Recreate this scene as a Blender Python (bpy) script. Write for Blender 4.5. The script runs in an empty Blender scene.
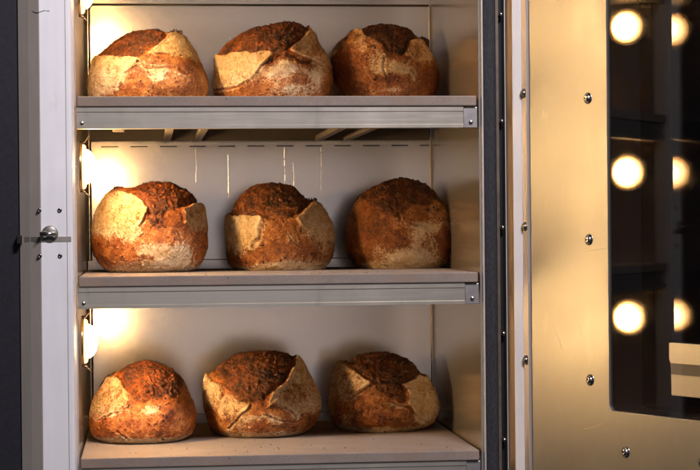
import bpy, bmesh, math, random
import numpy as np
from mathutils import Matrix, Vector

random.seed(7)
rng = np.random.default_rng(11)
S = bpy.context.scene
COL = S.collection
R = math.radians

# ------------------------------------------------------------------ camera
CAM = Vector((0.0, -3.8, 1.3))
CR = Vector((0.99430, -0.10624, -0.00900))
CU = Vector((0.00944, 0.00366, 0.99995))
CF = Vector((0.10620, 0.99433, -0.00465))
FPX = 1900.0
cd = bpy.data.cameras.new('camera')
cam = bpy.data.objects.new('camera', cd)
COL.objects.link(cam)
cd.sensor_width = 36.0
cd.lens = FPX / 700.0 * 36.0
cd.clip_end = 100
m = Matrix.Identity(4)
for i in range(3):
    m[i][0], m[i][1], m[i][2], m[i][3] = CR[i], CU[i], -CF[i], CAM[i]
cam.matrix_world = m
S.camera = cam


def at(px, py, Y):
    """photo measurement -> x, z on the upright plane at depth Y (used for sizes of the loaves)"""
    d = CR * (px - 350) + CU * (235 - py) + CF * FPX
    t = (Y - CAM.y) / d.y
    return CAM.x + t * d.x, CAM.z + t * d.z


# ------------------------------------------------------------------ node helpers
def new_mat(name):
    mt = bpy.data.materials.new(name)
    mt.use_nodes = True
    nt = mt.node_tree
    b = nt.nodes['Principled BSDF']
    return mt, nt, b


def N(nt, typ, **kw):
    n = nt.nodes.new(typ)
    for k, v in kw.items():
        if k.startswith('i_'):
            n.inputs[k[2:].replace('_', ' ')].default_value = v
        else:
            setattr(n, k, v)
    return n


def L(nt, a, b):
    nt.links.new(a, b)


def ramp(nt, stops, fac=None, interp='LINEAR'):
    r = nt.nodes.new('ShaderNodeValToRGB')
    r.color_ramp.interpolation = interp
    el = r.color_ramp.elements
    while len(el) < len(stops):
        el.new(0.5)
    for e, (p, c) in zip(el, stops):
        e.position = p
        e.color = (*c, 1) if len(c) == 3 else c
    if fac is not None:
        L(nt, fac, r.inputs[0])
    return r.outputs[0]


def maprange(nt, v, a, b, c=0.0, d=1.0, smooth=False):
    n = nt.nodes.new('ShaderNodeMapRange')
    if smooth:
        n.interpolation_type = 'SMOOTHSTEP'
    L(nt, v, n.inputs[0])
    for i, x in enumerate((a, b, c, d)):
        n.inputs[i + 1].default_value = x
    return n.outputs[0]


def math_n(nt, op, a, b=None):
    n = nt.nodes.new('ShaderNodeMath')
    n.operation = op
    for i, x in enumerate((a, b)):
        if x is None:
            continue
        if isinstance(x, (int, float)):
            n.inputs[i].default_value = x
        else:
            L(nt, x, n.inputs[i])
    return n.outputs[0]


def mixc(nt, fac, a, b):
    n = nt.nodes.new('ShaderNodeMix')
    n.data_type = 'RGBA'
    for sock, x in ((n.inputs[0], fac), (n.inputs[6], a), (n.inputs[7], b)):
        if isinstance(x, (int, float)):
            sock.default_value = x
        elif isinstance(x, tuple):
            sock.default_value = (*x, 1)
        else:
            L(nt, x, sock)
    return n.outputs[2]


def coords(nt, scale=(1, 1, 1), kind='Object'):
    tc = nt.nodes.new('ShaderNodeTexCoord')
    mp = nt.nodes.new('ShaderNodeMapping')
    mp.inputs['Scale'].default_value = scale
    L(nt, tc.outputs[kind], mp.inputs[0])
    return mp.outputs[0]


def noise(nt, vec, scale, detail=4, rough=0.55, dist=0.0):
    n = nt.nodes.new('ShaderNodeTexNoise')
    n.inputs['Scale'].default_value = scale
    n.inputs['Detail'].default_value = detail
    n.inputs['Roughness'].default_value = rough
    n.inputs['Distortion'].default_value = dist
    if vec is not None:
        L(nt, vec, n.inputs['Vector'])
    return n.outputs['Fac']


def bump(nt, b, h, strength, dist):
    n = nt.nodes.new('ShaderNodeBump')
    n.inputs['Strength'].default_value = strength
    n.inputs['Distance'].default_value = dist
    L(nt, h, n.inputs['Height'])
    L(nt, n.outputs[0], b.inputs['Normal'])


def metal(name, col, rough, stretch=(1, 1, 1), scale=40, metallic=1.0, var=0.12, bumpd=0.0, smudge=0.0, smudge_col=None, rvar=0.2):
    mt, nt, b = new_mat(name)
    v = coords(nt, stretch)
    n1 = noise(nt, v, scale, 6, 0.6)
    n2 = noise(nt, coords(nt), 9, 5, 0.6, 0.4)
    f = math_n(nt, 'ADD', math_n(nt, 'MULTIPLY', n1, 0.5), math_n(nt, 'MULTIPLY', n2, 0.5))
    lo = tuple(c * (1 - var) for c in col)
    hi = tuple(min(1, c * (1 + var)) for c in col)
    c = ramp(nt, [(0.3, lo), (0.7, hi)], f)
    if smudge:
        n3 = noise(nt, coords(nt, (1, 1, 0.35)), 23, 6, 0.65, 0.6)
        mask = maprange(nt, n3, 0.56, 0.74, 0, smudge, True)
        c = mixc(nt, mask, c, smudge_col or tuple(x * 0.45 for x in col))
    L(nt, c, b.inputs['Base Color'])
    b.inputs['Metallic'].default_value = metallic
    L(nt, maprange(nt, f, 0.3, 0.7, rough * (1 - rvar), rough * (1 + rvar)), b.inputs['Roughness'])
    if bumpd:
        bump(nt, b, n1, 0.4, bumpd)
    return mt


M = {}
M['steel_wall'] = metal('satin_cavity_steel', (0.66, 0.61, 0.545), 0.20, (1, 1, 0.5), 4, 0.76, 0.02, rvar=0.06)
M['steel_post'] = metal('painted_post_steel', (0.80, 0.785, 0.82), 0.5, (1, 1, 0.1), 70, 0.12, 0.05, 0.0002, 0.2, (0.45, 0.42, 0.42))
M['flank'] = metal('raw_taupe_steel', (0.66, 0.59, 0.52), 0.48, (1, 1, 0.1), 50, 0.4, 0.06, 0.0001, 0.2)
M['rail'] = metal('brushed_rail_steel', (0.60, 0.555, 0.48), 0.34, (0.05, 1, 1), 160, 0.85, 0.10, 0.0002, 0.35, (0.40, 0.35, 0.29))
M['rail_end'] = metal('rail_end_steel', (0.42, 0.40, 0.40), 0.4, (1, 1, 1), 60, 0.8, 0.12, 0.0002, 0.3)
M['gold'] = metal('door_liner_steel', (0.265, 0.257, 0.234), 0.42, (1, 1, 0.08), 55, 0.76, 0.05, 0.00015, 0.12, (0.60, 0.50, 0.38))
M['gold_line'] = metal('bright_scratch', (0.5, 0.45, 0.38), 0.3, (1, 1, 1), 50, 0.9, 0.05)
M['bright_plate'] = metal('bright_cream_plate', (0.95, 0.90, 0.78), 0.42, (1, 1, 1), 40, 0.7, 0.03)
M['trim'] = metal('door_trim_steel', (0.78, 0.76, 0.76), 0.38, (1, 1, 0.05), 90, 0.2, 0.06, 0.0001)
M['trim_dark'] = metal('door_trim_shoulder_steel', (0.36, 0.33, 0.31), 0.42, (1, 1, 0.05), 90, 0.35, 0.08, 0.0001)
M['bolt'] = metal('bolt_steel', (0.55, 0.53, 0.50), 0.22, (1, 1, 1), 300, 1.0, 0.15, 0.0001)
M['dark_bolt'] = metal('dark_bolt_steel', (0.20, 0.19, 0.18), 0.3, (1, 1, 1), 300, 1.0, 0.2, 0.0001)
M['edge'] = metal('bright_edge_steel', (0.75, 0.72, 0.68), 0.35, (1, 1, 0.1), 90, 0.6, 0.1)
M['soot'] = metal('heat_darkened_steel', (0.13, 0.105, 0.085), 0.5, (1, 1, 1), 60, 0.6, 0.3)
M['rack'] = metal('blackened_rack_steel', (0.045, 0.035, 0.028), 0.55, (1, 1, 1), 30, 0.3, 0.3)
M['bearer'] = metal('scorched_bearer_steel', (0.15, 0.125, 0.10), 0.5, (1, 1, 1), 60, 0.4, 0.2)
M['keeper'] = metal('dull_keeper_steel', (0.24, 0.225, 0.21), 0.42, (1, 1, 1), 80, 0.7, 0.12)
M['strip_and_shadow'] = metal('tan_shadow_and_steel', (0.33, 0.30, 0.26), 0.5, (1, 1, 1), 80, 0.5, 0.12)  # tan of the latch pin's painted shadow, also of seam and plate stripe
M['bezel'] = metal('lamp_bezel_brass', (0.80, 0.62, 0.36), 0.22, (1, 1, 1), 100, 1.0, 0.08)


M['streak'] = metal('glint_and_strip_steel', (0.50, 0.475, 0.43), 0.37, (1, 1, 1), 300, 1.0, 0.03)  # steel of the shaped glint streaks and the corner strip


def plain(name, col, rough, scale, var, spec=0.5, bumpd=0.0, stretch=(1, 1, 1)):
    mt, nt, b = new_mat(name)
    v = coords(nt, stretch)
    n1 = noise(nt, v, scale, 6, 0.65)
    c = ramp(nt, [(0.3, tuple(x * (1 - var) for x in col)), (0.7, tuple(x * (1 + var) for x in col))], n1)
    L(nt, c, b.inputs['Base Color'])
    b.inputs['Roughness'].default_value = rough
    b.inputs['Specular IOR Level'].default_value = spec
    if bumpd:
        bump(nt, b, n1, 0.6, bumpd)
    return mt


M['black_wall'] = plain('charcoal_panel', (0.014, 0.014, 0.020), 0.6, 120, 0.25, 0.3, 0.0003)
M['gasket'] = plain('charcoal_gasket', (0.026, 0.026, 0.031), 0.75, 300, 0.5, 0.3, 0.0012, (1, 1, 0.35))
M['gap'] = plain('black_rubber', (0.006, 0.006, 0.007), 0.6, 90, 0.3, 0.3)
M['tan'] = plain('tan_sealant_strip', (0.30, 0.20, 0.125), 0.5, 60, 0.15, 0.4, 0.0003, (1, 1, 0.1))
M['plate'] = plain('cream_enamel_plate', (0.72, 0.63, 0.50), 0.4, 40, 0.05, 0.4)

# baking stone: greyish lilac stone with dark specks, floury film on top
mt, nt, b = new_mat('baking_stone')
v = coords(nt)
n1 = noise(nt, v, 14, 6, 0.6)
n2 = noise(nt, v, 320, 3, 0.7)
c = ramp(nt, [(0.3, (0.185, 0.142, 0.118)), (0.7, (0.29, 0.238, 0.208))], math_n(nt, 'ADD', math_n(nt, 'MULTIPLY', n1, 0.6), math_n(nt, 'MULTIPLY', n2, 0.4)))
vo = nt.nodes.new('ShaderNodeTexVoronoi')
vo.inputs['Scale'].default_value = 55
L(nt, v, vo.inputs['Vector'])
sp = maprange(nt, vo.outputs['Distance'], 0.06, 0.14, 0.95, 0, True)
gate = maprange(nt, noise(nt, v, 24, 2, 0.5), 0.50, 0.54, 0, 1)
c = mixc(nt, math_n(nt, 'MULTIPLY', sp, gate), c, (0.07, 0.045, 0.035))
st = maprange(nt, noise(nt, v, 9, 6, 0.7, 0.5), 0.48, 0.68, 0, 0.7, True)
c = mixc(nt, st, c, (0.25, 0.17, 0.12))
L(nt, c, b.inputs['Base Color'])
b.inputs['Roughness'].default_value = 0.8
bump(nt, b, n2, 0.5, 0.0008)
M['stone'] = mt

# glass of the lamp: glowing
mt, nt, b = new_mat('glowing_lamp_glass')
b.inputs['Base Color'].default_value = (0.9, 0.85, 0.75, 1)
b.inputs['Roughness'].default_value = 0.2
v = coords(nt)
sx = nt.nodes.new('ShaderNodeSeparateXYZ')
L(nt, coords(nt), sx.inputs[0])
rr = math_n(nt, 'SQRT', math_n(nt, 'ADD', math_n(nt, 'POWER', sx.outputs[1], 2.0), math_n(nt, 'POWER', sx.outputs[2], 2.0)))
L(nt, ramp(nt, [(0.0, (1.0, 0.68, 0.34)), (0.022 / 0.04, (1.0, 0.64, 0.28)), (0.9, (1.0, 0.50, 0.15))], math_n(nt, 'DIVIDE', rr, 0.04)), b.inputs['Emission Color'])
L(nt, ramp(nt, [(0.0, (1, 1, 1)), (0.5, (0.80, 0.80, 0.80)), (0.62, (0.30, 0.30, 0.30)), (0.68, (0.55, 0.55, 0.55)), (0.95, (0.10, 0.10, 0.10))], math_n(nt, 'DIVIDE', rr, 0.0376)), b.inputs['Emission Strength'])
es = math_n(nt, 'MULTIPLY', b.inputs['Emission Strength'].links[0].from_socket, 540.0)
L(nt, es, b.inputs['Emission Strength'])
M['glow'] = mt


mt, nt, b = new_mat('glowing_halo_ring')  # emission put in for the yellow halo round the lamps
b.inputs['Base Color'].default_value = (0.85, 0.65, 0.35, 1)
b.inputs['Roughness'].default_value = 0.3
b.inputs['Emission Color'].default_value = (1.0, 0.58, 0.20, 1)
L(nt, maprange(nt, noise(nt, coords(nt), 70, 3), 0.3, 0.7, 3, 7), b.inputs['Emission Strength'])
M['halo_glow'] = mt


def pane_mat(name, refl, tint, opaque):
    mt, nt, b = new_mat(name)
    out = nt.nodes['Material Output']
    nt.nodes.remove(b)
    gl = N(nt, 'ShaderNodeBsdfGlossy', i_Roughness=0.015)
    v = coords(nt)
    gl.inputs['Color'].default_value = (1, 0.97, 0.93, 1)
    L(nt, maprange(nt, noise(nt, v, 18, 5, 0.6), 0.4, 0.7, 0.012, 0.05), gl.inputs['Roughness'])
    if opaque:
        tr = N(nt, 'ShaderNodeBsdfDiffuse')
        tr.inputs['Color'].default_value = (0.004, 0.004, 0.005, 1)
    else:
        tr = N(nt, 'ShaderNodeBsdfTransparent')
        tr.inputs['Color'].default_value = (tint, tint, tint, 1)
    mx = N(nt, 'ShaderNodeMixShader')
    mx.inputs[0].default_value = refl
    L(nt, tr.outputs[0], mx.inputs[1])
    L(nt, gl.outputs[0], mx.inputs[2])
    L(nt, mx.outputs[0], out.inputs[0])
    return mt


M['pane_in'] = pane_mat('smoked_inner_glass', 0.024, 0.75, False)
M['pane_out'] = pane_mat('dark_outer_glass', 0.026, 0, True)


def bread_mat(name, warm, seed):
    """crust: three skins (baked crust, burst bloom, floured flap) mixed by the loaf's own masks"""
    mt, nt, b = new_mat(name)
    tc = nt.nodes.new('ShaderNodeTexCoord')
    mp = nt.nodes.new('ShaderNodeMapping')
    mp.inputs['Location'].default_value = (seed * 1.7, seed * 0.9, seed * 2.3)
    L(nt, tc.outputs['Object'], mp.inputs[0])
    v = mp.outputs[0]
    att = {}
    for a in ('flour', 'bloom', 'char', 'tone'):
        n = nt.nodes.new('ShaderNodeAttribute')
        n.attribute_name = a
        att[a] = n.outputs['Fac']
    big = noise(nt, v, 26, 4, 0.6, 0.3)
    mid = noise(nt, v, 105, 8, 0.70, 0.9)
    fine = noise(nt, v, 430, 4, 0.75)
    # hairline cracks: edges of warped cells, only here and there
    wn = nt.nodes.new('ShaderNodeTexNoise')
    wn.inputs['Scale'].default_value = 60
    wn.inputs['Detail'].default_value = 5
    L(nt, v, wn.inputs['Vector'])
    wa = nt.nodes.new('ShaderNodeVectorMath')
    wa.operation = 'MULTIPLY_ADD'
    L(nt, wn.outputs['Color'], wa.inputs[0])
    wa.inputs[1].default_value = (0.022, 0.022, 0.022)
    L(nt, v, wa.inputs[2])
    v2 = nt.nodes.new('ShaderNodeTexVoronoi')
    v2.feature = 'DISTANCE_TO_EDGE'
    v2.inputs['Scale'].default_value = 62
    L(nt, wa.outputs[0], v2.inputs['Vector'])
    hair = math_n(nt, 'MULTIPLY', maprange(nt, v2.outputs['Distance'], 0.012, 0.055, 1, 0, True), maprange(nt, noise(nt, v, 33, 3), 0.52, 0.62, 0, 1, True))
    vo = nt.nodes.new('ShaderNodeTexVoronoi')
    vo.feature = 'DISTANCE_TO_EDGE'
    vo.inputs['Scale'].default_value = 150
    L(nt, v, vo.inputs['Vector'])
    crackle = maprange(nt, vo.outputs['Distance'], 0.0, 0.09, 0, 1, True)
    mixn = math_n(nt, 'ADD', math_n(nt, 'MULTIPLY', big, 0.30), math_n(nt, 'ADD', math_n(nt, 'MULTIPLY', mid, 0.42), math_n(nt, 'MULTIPLY', fine, 0.28)))
    w = warm * 1.08
    crust = ramp(nt, [(0.38, (0.050 * w, 0.014, 0.004)), (0.46, (0.20 * w, 0.060, 0.011)), (0.535, (0.41 * w, 0.163, 0.028)), (0.63, (0.64 * w, 0.39, 0.14))], mixn)
    bloomc = ramp(nt, [(0.40, (0.011, 0.005, 0.003)), (0.475, (0.070 * w, 0.020, 0.006)), (0.545, (0.22 * w, 0.070, 0.013)), (0.63, (0.50 * w, 0.22, 0.048))], mixn)
    flourc = ramp(nt, [(0.36, (0.34, 0.145, 0.042)), (0.46, (0.60, 0.40, 0.19)), (0.59, (0.80, 0.68, 0.48))], mixn)
    jit = math_n(nt, 'MULTIPLY', math_n(nt, 'SUBTRACT', mid, 0.5), 1.15)
    jit2 = math_n(nt, 'MULTIPLY', math_n(nt, 'SUBTRACT', fine, 0.5), 0.9)
    fl = math_n(nt, 'ADD', att['flour'], math_n(nt, 'ADD', jit, jit2))
    fmask = maprange(nt, fl, 0.30, 0.72, 0, 1, True)
    # brown speckle that shows through the flour
    spk = maprange(nt, math_n(nt, 'ADD', math_n(nt, 'MULTIPLY', fine, 0.6), math_n(nt, 'MULTIPLY', mid, 0.4)), 0.56, 0.66, 0, 0.55, True)
    fmask2 = math_n(nt, 'MULTIPLY', fmask, math_n(nt, 'SUBTRACT', 1.0, spk))
    bm = maprange(nt, math_n(nt, 'ADD', att['bloom'], math_n(nt, 'MULTIPLY', jit, 0.5)), 0.3, 0.7, 0, 1, True)
    c = mixc(nt, bm, crust, bloomc)
    c = mixc(nt, fmask2, c, flourc)
    # darker tone of a whole patch (deeper baked)
    tone = math_n(nt, 'ADD', att['tone'], math_n(nt, 'MULTIPLY', jit, 0.35))
    dk = nt.nodes.new('ShaderNodeMix')
    dk.data_type = 'RGBA'
    dk.blend_type = 'MULTIPLY'
    L(nt, math_n(nt, 'MULTIPLY', maprange(nt, tone, 0.1, 1.0, 0, 0.9, True), math_n(nt, 'SUBTRACT', 1.0, math_n(nt, 'MULTIPLY', fmask2, 0.7))), dk.inputs[0])
    L(nt, c, dk.inputs[6])
    dk.inputs[7].default_value = (0.42, 0.25, 0.17, 1)
    c = dk.outputs[2]
    c = mixc(nt, math_n(nt, 'MULTIPLY', hair, 0.38), c, (0.085, 0.030, 0.010))
    ch = maprange(nt, math_n(nt, 'ADD', att['char'], math_n(nt, 'MULTIPLY', jit, 0.4)), 0.35, 0.8, 0, 1, True)
    c = mixc(nt, ch, c, (0.016, 0.009, 0.007))
    L(nt, c, b.inputs['Base Color'])
    L(nt, math_n(nt, 'SUBTRACT', maprange(nt, fmask2, 0, 1, 0.38, 0.82), math_n(nt, 'MULTIPLY', bm, 0.08)), b.inputs['Roughness'])
    b.inputs['Specular IOR Level'].default_value = 0.45
    h = math_n(nt, 'ADD', math_n(nt, 'MULTIPLY', mid, 0.75), math_n(nt, 'ADD', math_n(nt, 'MULTIPLY', fine, 0.3), math_n(nt, 'MULTIPLY', math_n(nt, 'MULTIPLY', crackle, 0.22), att['bloom'])))
    h = math_n(nt, 'SUBTRACT', h, math_n(nt, 'MULTIPLY', hair, 0.30))
    bump(nt, b, h, 0.85, 0.0044)
    return mt


# ------------------------------------------------------------------ mesh helpers
class MB:
    def __init__(s):
        s.v, s.f, s.sm = [], [], []

    def add(s, vs, fs, smooth=False):
        o = len(s.v)
        s.v += [tuple(p) for p in vs]
        s.f += [tuple(i + o for i in f) for f in fs]
        s.sm += [smooth] * len(fs)
        return s

    def box(s, x0, x1, y0, y1, z0, z1):
        vs = [(x, y, z) for z in (z0, z1) for y in (y0, y1) for x in (x0, x1)]
        return s.add(vs, [(0, 2, 3, 1), (4, 5, 7, 6), (0, 1, 5, 4), (2, 6, 7, 3), (0, 4, 6, 2), (1, 3, 7, 5)])

    def prism(s, poly, z0, z1):
        """poly of (x, y), counter-clockwise seen from above, swept from z0 to z1"""
        n = len(poly)
        vs = [(x, y, z0) for x, y in poly] + [(x, y, z1) for x, y in poly]
        fs = [tuple(range(n - 1, -1, -1)), tuple(range(n, 2 * n))]
        fs += [(i, (i + 1) % n, (i + 1) % n + n, i + n) for i in range(n)]
        return s.add(vs, fs)

    def sweep_x(s, poly, x0, x1):
        """poly of (y, z) swept along x"""
        n = len(poly)
        vs = [(x0, y, z) for y, z in poly] + [(x1, y, z) for y, z in poly]
        fs = [tuple(range(n)), tuple(range(2 * n - 1, n - 1, -1))]
        fs += [(i, i + n, (i + 1) % n + n, (i + 1) % n) for i in range(n)]
        return s.add(vs, fs)

    def lathe(s, prof, c, axis, seg=32, smooth=True):
        """prof of (r, h) round an axis starting at c"""
        ax = Vector(axis).normalized()
        e1 = ax.orthogonal().normalized()
        e2 = ax.cross(e1)
        vs, fs = [], []
        for r, h in prof:
            for k in range(seg):
                a = 2 * math.pi * k / seg
                vs.append(Vector(c) + ax * h + (e1 * math.cos(a) + e2 * math.sin(a)) * max(r, 1e-6))
        for j in range(len(prof) - 1):
            for k in range(seg):
                k2 = (k + 1) % seg
                fs.append((j * seg + k, j * seg + k2, (j + 1) * seg + k2, (j + 1) * seg + k))
        return s.add(vs, fs, smooth)

    def tube(s, pts, r, seg=10):
        P = [Vector(p) for p in pts]
        vs, fs = [], []
        for i, p in enumerate(P):
            d = (P[min(i + 1, len(P) - 1)] - P[max(i - 1, 0)]).normalized()
            e1 = d.orthogonal().normalized()
            e2 = d.cross(e1)
            for k in range(seg):
                a = 2 * math.pi * k / seg
                vs.append(p + (e1 * math.cos(a) + e2 * math.sin(a)) * r)
        for j in range(len(P) - 1):
            for k in range(seg):
                k2 = (k + 1) % seg
                fs.append((j * seg + k, j * seg + k2, (j + 1) * seg + k2, (j + 1) * seg + k))
        fs.append(tuple(range(seg - 1, -1, -1)))
        fs.append(tuple(range((len(P) - 1) * seg, len(P) * seg)))
        return s.add(vs, fs, True)

    def build(s, name, mat, parent=None, loc=None, bevel=0.0):
        me = bpy.data.meshes.new(name)
        off = Vector(loc) if loc is not None else Vector((0, 0, 0))
        me.from_pydata([tuple(Vector(p) - off) for p in s.v], [], s.f)
        me.polygons.foreach_set('use_smooth', s.sm)
        bm = bmesh.new()
        bm.from_mesh(me)
        bmesh.ops.recalc_face_normals(bm, faces=bm.faces)
        bm.to_mesh(me)
        bm.free()
        me.materials.append(mat)
        o = bpy.data.objects.new(name, me)
        COL.objects.link(o)
        if parent is not None:
            o.parent = parent
            base = parent.get('_base')
            o.location = off - (Vector(base) if base is not None else Vector((0, 0, 0)))
            o['_base'] = tuple(off)
        else:
            o.location = off
            o['_base'] = tuple(off)
        if bevel:
            md = o.modifiers.new('bevel', 'BEVEL')
            md.width = bevel
            md.segments = 2
            md.limit_method = 'ANGLE'
        return o


def tag(o, label, cat, group=None, kind=None):
    o['label'] = label
    if cat:
        o['category'] = cat
    if group:
        o['group'] = group
    if kind:
        o['kind'] = kind
    return o


def empty(name, loc):
    o = bpy.data.objects.new(name, None)
    o.location = loc
    o.empty_display_size = 0.1
    o['_base'] = tuple(loc)
    COL.objects.link(o)
    return o


# ------------------------------------------------------------------ setting
w = MB().box(-1.6, -0.2535, 0.020, 0.10, 0.0, 2.4).build('wall', M['black_wall'], None, (-0.9, 0.04, 0.0))
tag(w, 'flat charcoal wall panel left of the steel oven post', None, None, 'structure')

# ------------------------------------------------------------------ the oven
XL, XR, YB, ZT, ZB = -0.139, 0.671, 0.65, 1.836, 0.46
oven = empty('bread_oven', (0.27, 0.33, ZB))
tag(oven, 'open stainless steel bread oven with three lit shelves and a glazed door swung open', 'oven')

# left front post: canted outer face, flat bright face, return into the cavity
post = MB().prism([(-0.2083, -0.0125), (-0.1490, -0.0125), (-0.1455, -0.009), (-0.1420, 0.004), (-0.1420, 0.03), (-0.2083, 0.03)], ZB, 2.1)
post_o = post.build('front_post', M['steel_post'], oven, (-0.2, 0.0, ZB), 0.0012)
MB().prism([(-0.2515, 0.026), (-0.2300, 0.0055), (-0.2085, -0.0122), (-0.2085, 0.03), (-0.2515, 0.032)], ZB, 2.1).build('post_flank', M['flank'], post_o, (-0.23, 0.01, ZB), 0.001)
MB().box(-0.1575, -0.1563, -0.0129, -0.0115, ZB, 2.1).build('seam', M['strip_and_shadow'], post_o, (-0.157, -0.0125, ZB))

# walls of the cavity
lw = MB().box(XL - 0.006, XL, 0.031, YB, ZB, 2.1).build('side_wall', M['steel_wall'], oven, (XL, 0.3, ZB))
rw = MB().box(XR, XR + 0.004, 0.004, YB, ZB, 2.1).build('side_wall', M['steel_wall'], oven, (XR, 0.3, ZB))
rw['label'] = 'satin steel wall on the right, in the shadow of the loaves'
MB().box(XL - 0.006, XR + 0.004, 0.0, YB + 0.10, ZT, ZT + 0.006).build('ceiling', M['steel_wall'], oven, (0.27, 0.3, ZT))
# back panel with a row of air slots under each shelf
bw = MB()
bx0, bx1 = XL + 0.006, XR - 0.0003
zs = [ZB]
for zz in (1.4885, 1.1275, 0.7665):
    pitch, sl = 0.068, 0.039
    bw.box(bx0, bx1, YB, YB + 0.004, zz + 0.0025, min(zz + 0.303, ZT) if zz < 1.4 else ZT)
    x = bx0
    while x < bx1:
        bw.box(x, min(x + pitch - sl, bx1), YB, YB + 0.004, zz, zz + 0.0025)
        x += pitch
    bw.box(bx0, bx1, YB, YB + 0.004, max(zz - 0.058, ZB), zz)
bwo = bw.build('back_wall', M['steel_wall'], oven, (0.27, YB, ZB))
MB().box(XL - 0.006, XR + 0.004, YB + 0.09, YB + 0.1, ZB, 2.1).build('air_duct', M['soot'], oven, (0.27, YB + 0.095, ZB))
# rolled edges of the back panel and corner gaps
fr = MB()
fr.tube([(bx0 + 0.004, YB - 0.003, ZB), (bx0 + 0.004, YB - 0.003, ZT - 0.026), (bx0 + 0.012, YB - 0.003, ZT - 0.016), (bx1 - 0.004, YB - 0.003, ZT - 0.016)], 0.0024, 8)
fr.build('panel_edge', M['soot'], bwo, (bx0, YB, ZB))
MB().prism([(bx1 - 0.0052, YB - 0.0005), (bx1 - 0.0030, YB - 0.0055), (bx1 - 0.0008, YB - 0.0055), (bx1 - 0.0008, YB - 0.0005)], ZB, ZT - 0.014).build('corner_strip', M['streak'], bwo, (bx1, YB, ZB))
# wall streaks: tilted slivers shaped in as lamp glints on the back panel
for xp, zt, ln in ((0.115, 1.485, 0.075), (0.19, 1.47, 0.10), (0.322, 1.485, 0.085), (0.343, 1.45, 0.06), (0.408, 1.485, 0.10)):
    k = MB()
    z = zt
    while z > zt - ln:
        d = random.uniform(0.003, 0.022)
        jx = random.uniform(-0.0007, 0.0007)
        wd = random.uniform(0.0003, 0.0010)
        k.prism([(xp + jx - wd, YB - 0.0001), (xp + jx + wd, YB - 0.0001 - 0.62 * wd), (xp + jx + wd, YB + 0.001), (xp + jx - wd, YB + 0.001)], z - d, z)
        z -= d * random.uniform(1.0, 1.35)
    k.build('glint_streak', M['streak'], bwo, (xp, YB, zt))

# shelves: front rail, end plates, bearers, ledges
ST = [1.5620, 1.2045, 0.8440]
TH = 0.0205
for i, zt in enumerate(ST):
    z1 = zt - TH - 0.001
    z0 = z1 - 0.0425
    prof = [(0.0, z0), (0.0, z0 + 0.006), (0.0018, z0 + 0.0075), (0.0018, z1 - 0.0105), (0.0, z1 - 0.009), (0.0, z1), (0.045, z1), (0.045, z1 - 0.003), (0.006, z1 - 0.003), (0.006, z0 + 0.003), (0.03, z0 + 0.003), (0.03, z0)]
    rail = MB().sweep_x(prof, XL + 0.002, XR - 0.032).build('shelf_rail', M['rail'], oven, (0.27, 0.0, z0))
    MB().box(XR - 0.0315, XR - 0.003, 0.003, 0.012, z0 - 0.0005, z1 - 0.001).build('end_plate', M['rail_end'], rail, (XR - 0.018, 0.006, z0), 0.001)
    for bx, yy in ((XL + 0.0125, 0.0018), (XR - 0.0165, 0.003)):
        MB().lathe([(0.0, -0.0036), (0.003, -0.0034), (0.0042, -0.0022), (0.0046, 0.0)], (bx, yy, z0 + 0.0105), (0, 1, 0), 20).build('bolt', M['bolt'], rail, (bx, yy, z0 + 0.0105))
    for bx in (0.048, 0.118, 0.398, 0.464):
        bb = MB().sweep_x([(0.032, z0 + 0.001), (0.60, z0 + 0.001), (0.60, z0 + 0.013), (0.032, z0 + 0.013)], bx - 0.008, bx + 0.008)
        bb.build('bearer', M['bearer'], rail, (bx, 0.3, z1), 0.0008)
    MB().box(XL + 0.012, XR - 0.012, 0.602, 0.614, z0 + 0.002, z1).build('rack_back', M['rack'], rail, (0.27, 0.61, z0))
    MB().box(XL + 0.02, XR - 0.02, 0.046, 0.60, z1 - 0.004, z1 - 0.0005).build('rack_sheet', M['rack'], rail, (0.27, 0.3, z1))
    MB().box(XL + 0.001, XR - 0.001, YB - 0.012, YB - 0.001, z1 - 0.006, zt + 0.0215).build('ledge', M['steel_wall'], rail, (0.27, YB - 0.006, z1), 0.002)
    MB().box(XL + 0.07, XL + 0.095, 0.12, 0.17, z0 + 0.001, z0 + 0.018).build('bracket', M['rack'], rail, (XL + 0.08, 0.14, z1), 0.002)

# the baking stones lie loose on the rails
for i, zt in enumerate(ST):
    st = MB().box(XL + 0.004, XR - 0.006, -0.004, YB - 0.016, zt - TH, zt).build('baking_stone', M['stone'], None, (0.27, 0.31, zt - TH), 0.0022)
    tag(st, ('pinkish grey baking stone under the top row of loaves', 'pinkish grey baking stone under the middle row of loaves',
             'pinkish grey baking stone under the bottom row of loaves, its surface most in view')[i], 'baking stone', 'baking stones on the oven shelves')

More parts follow.
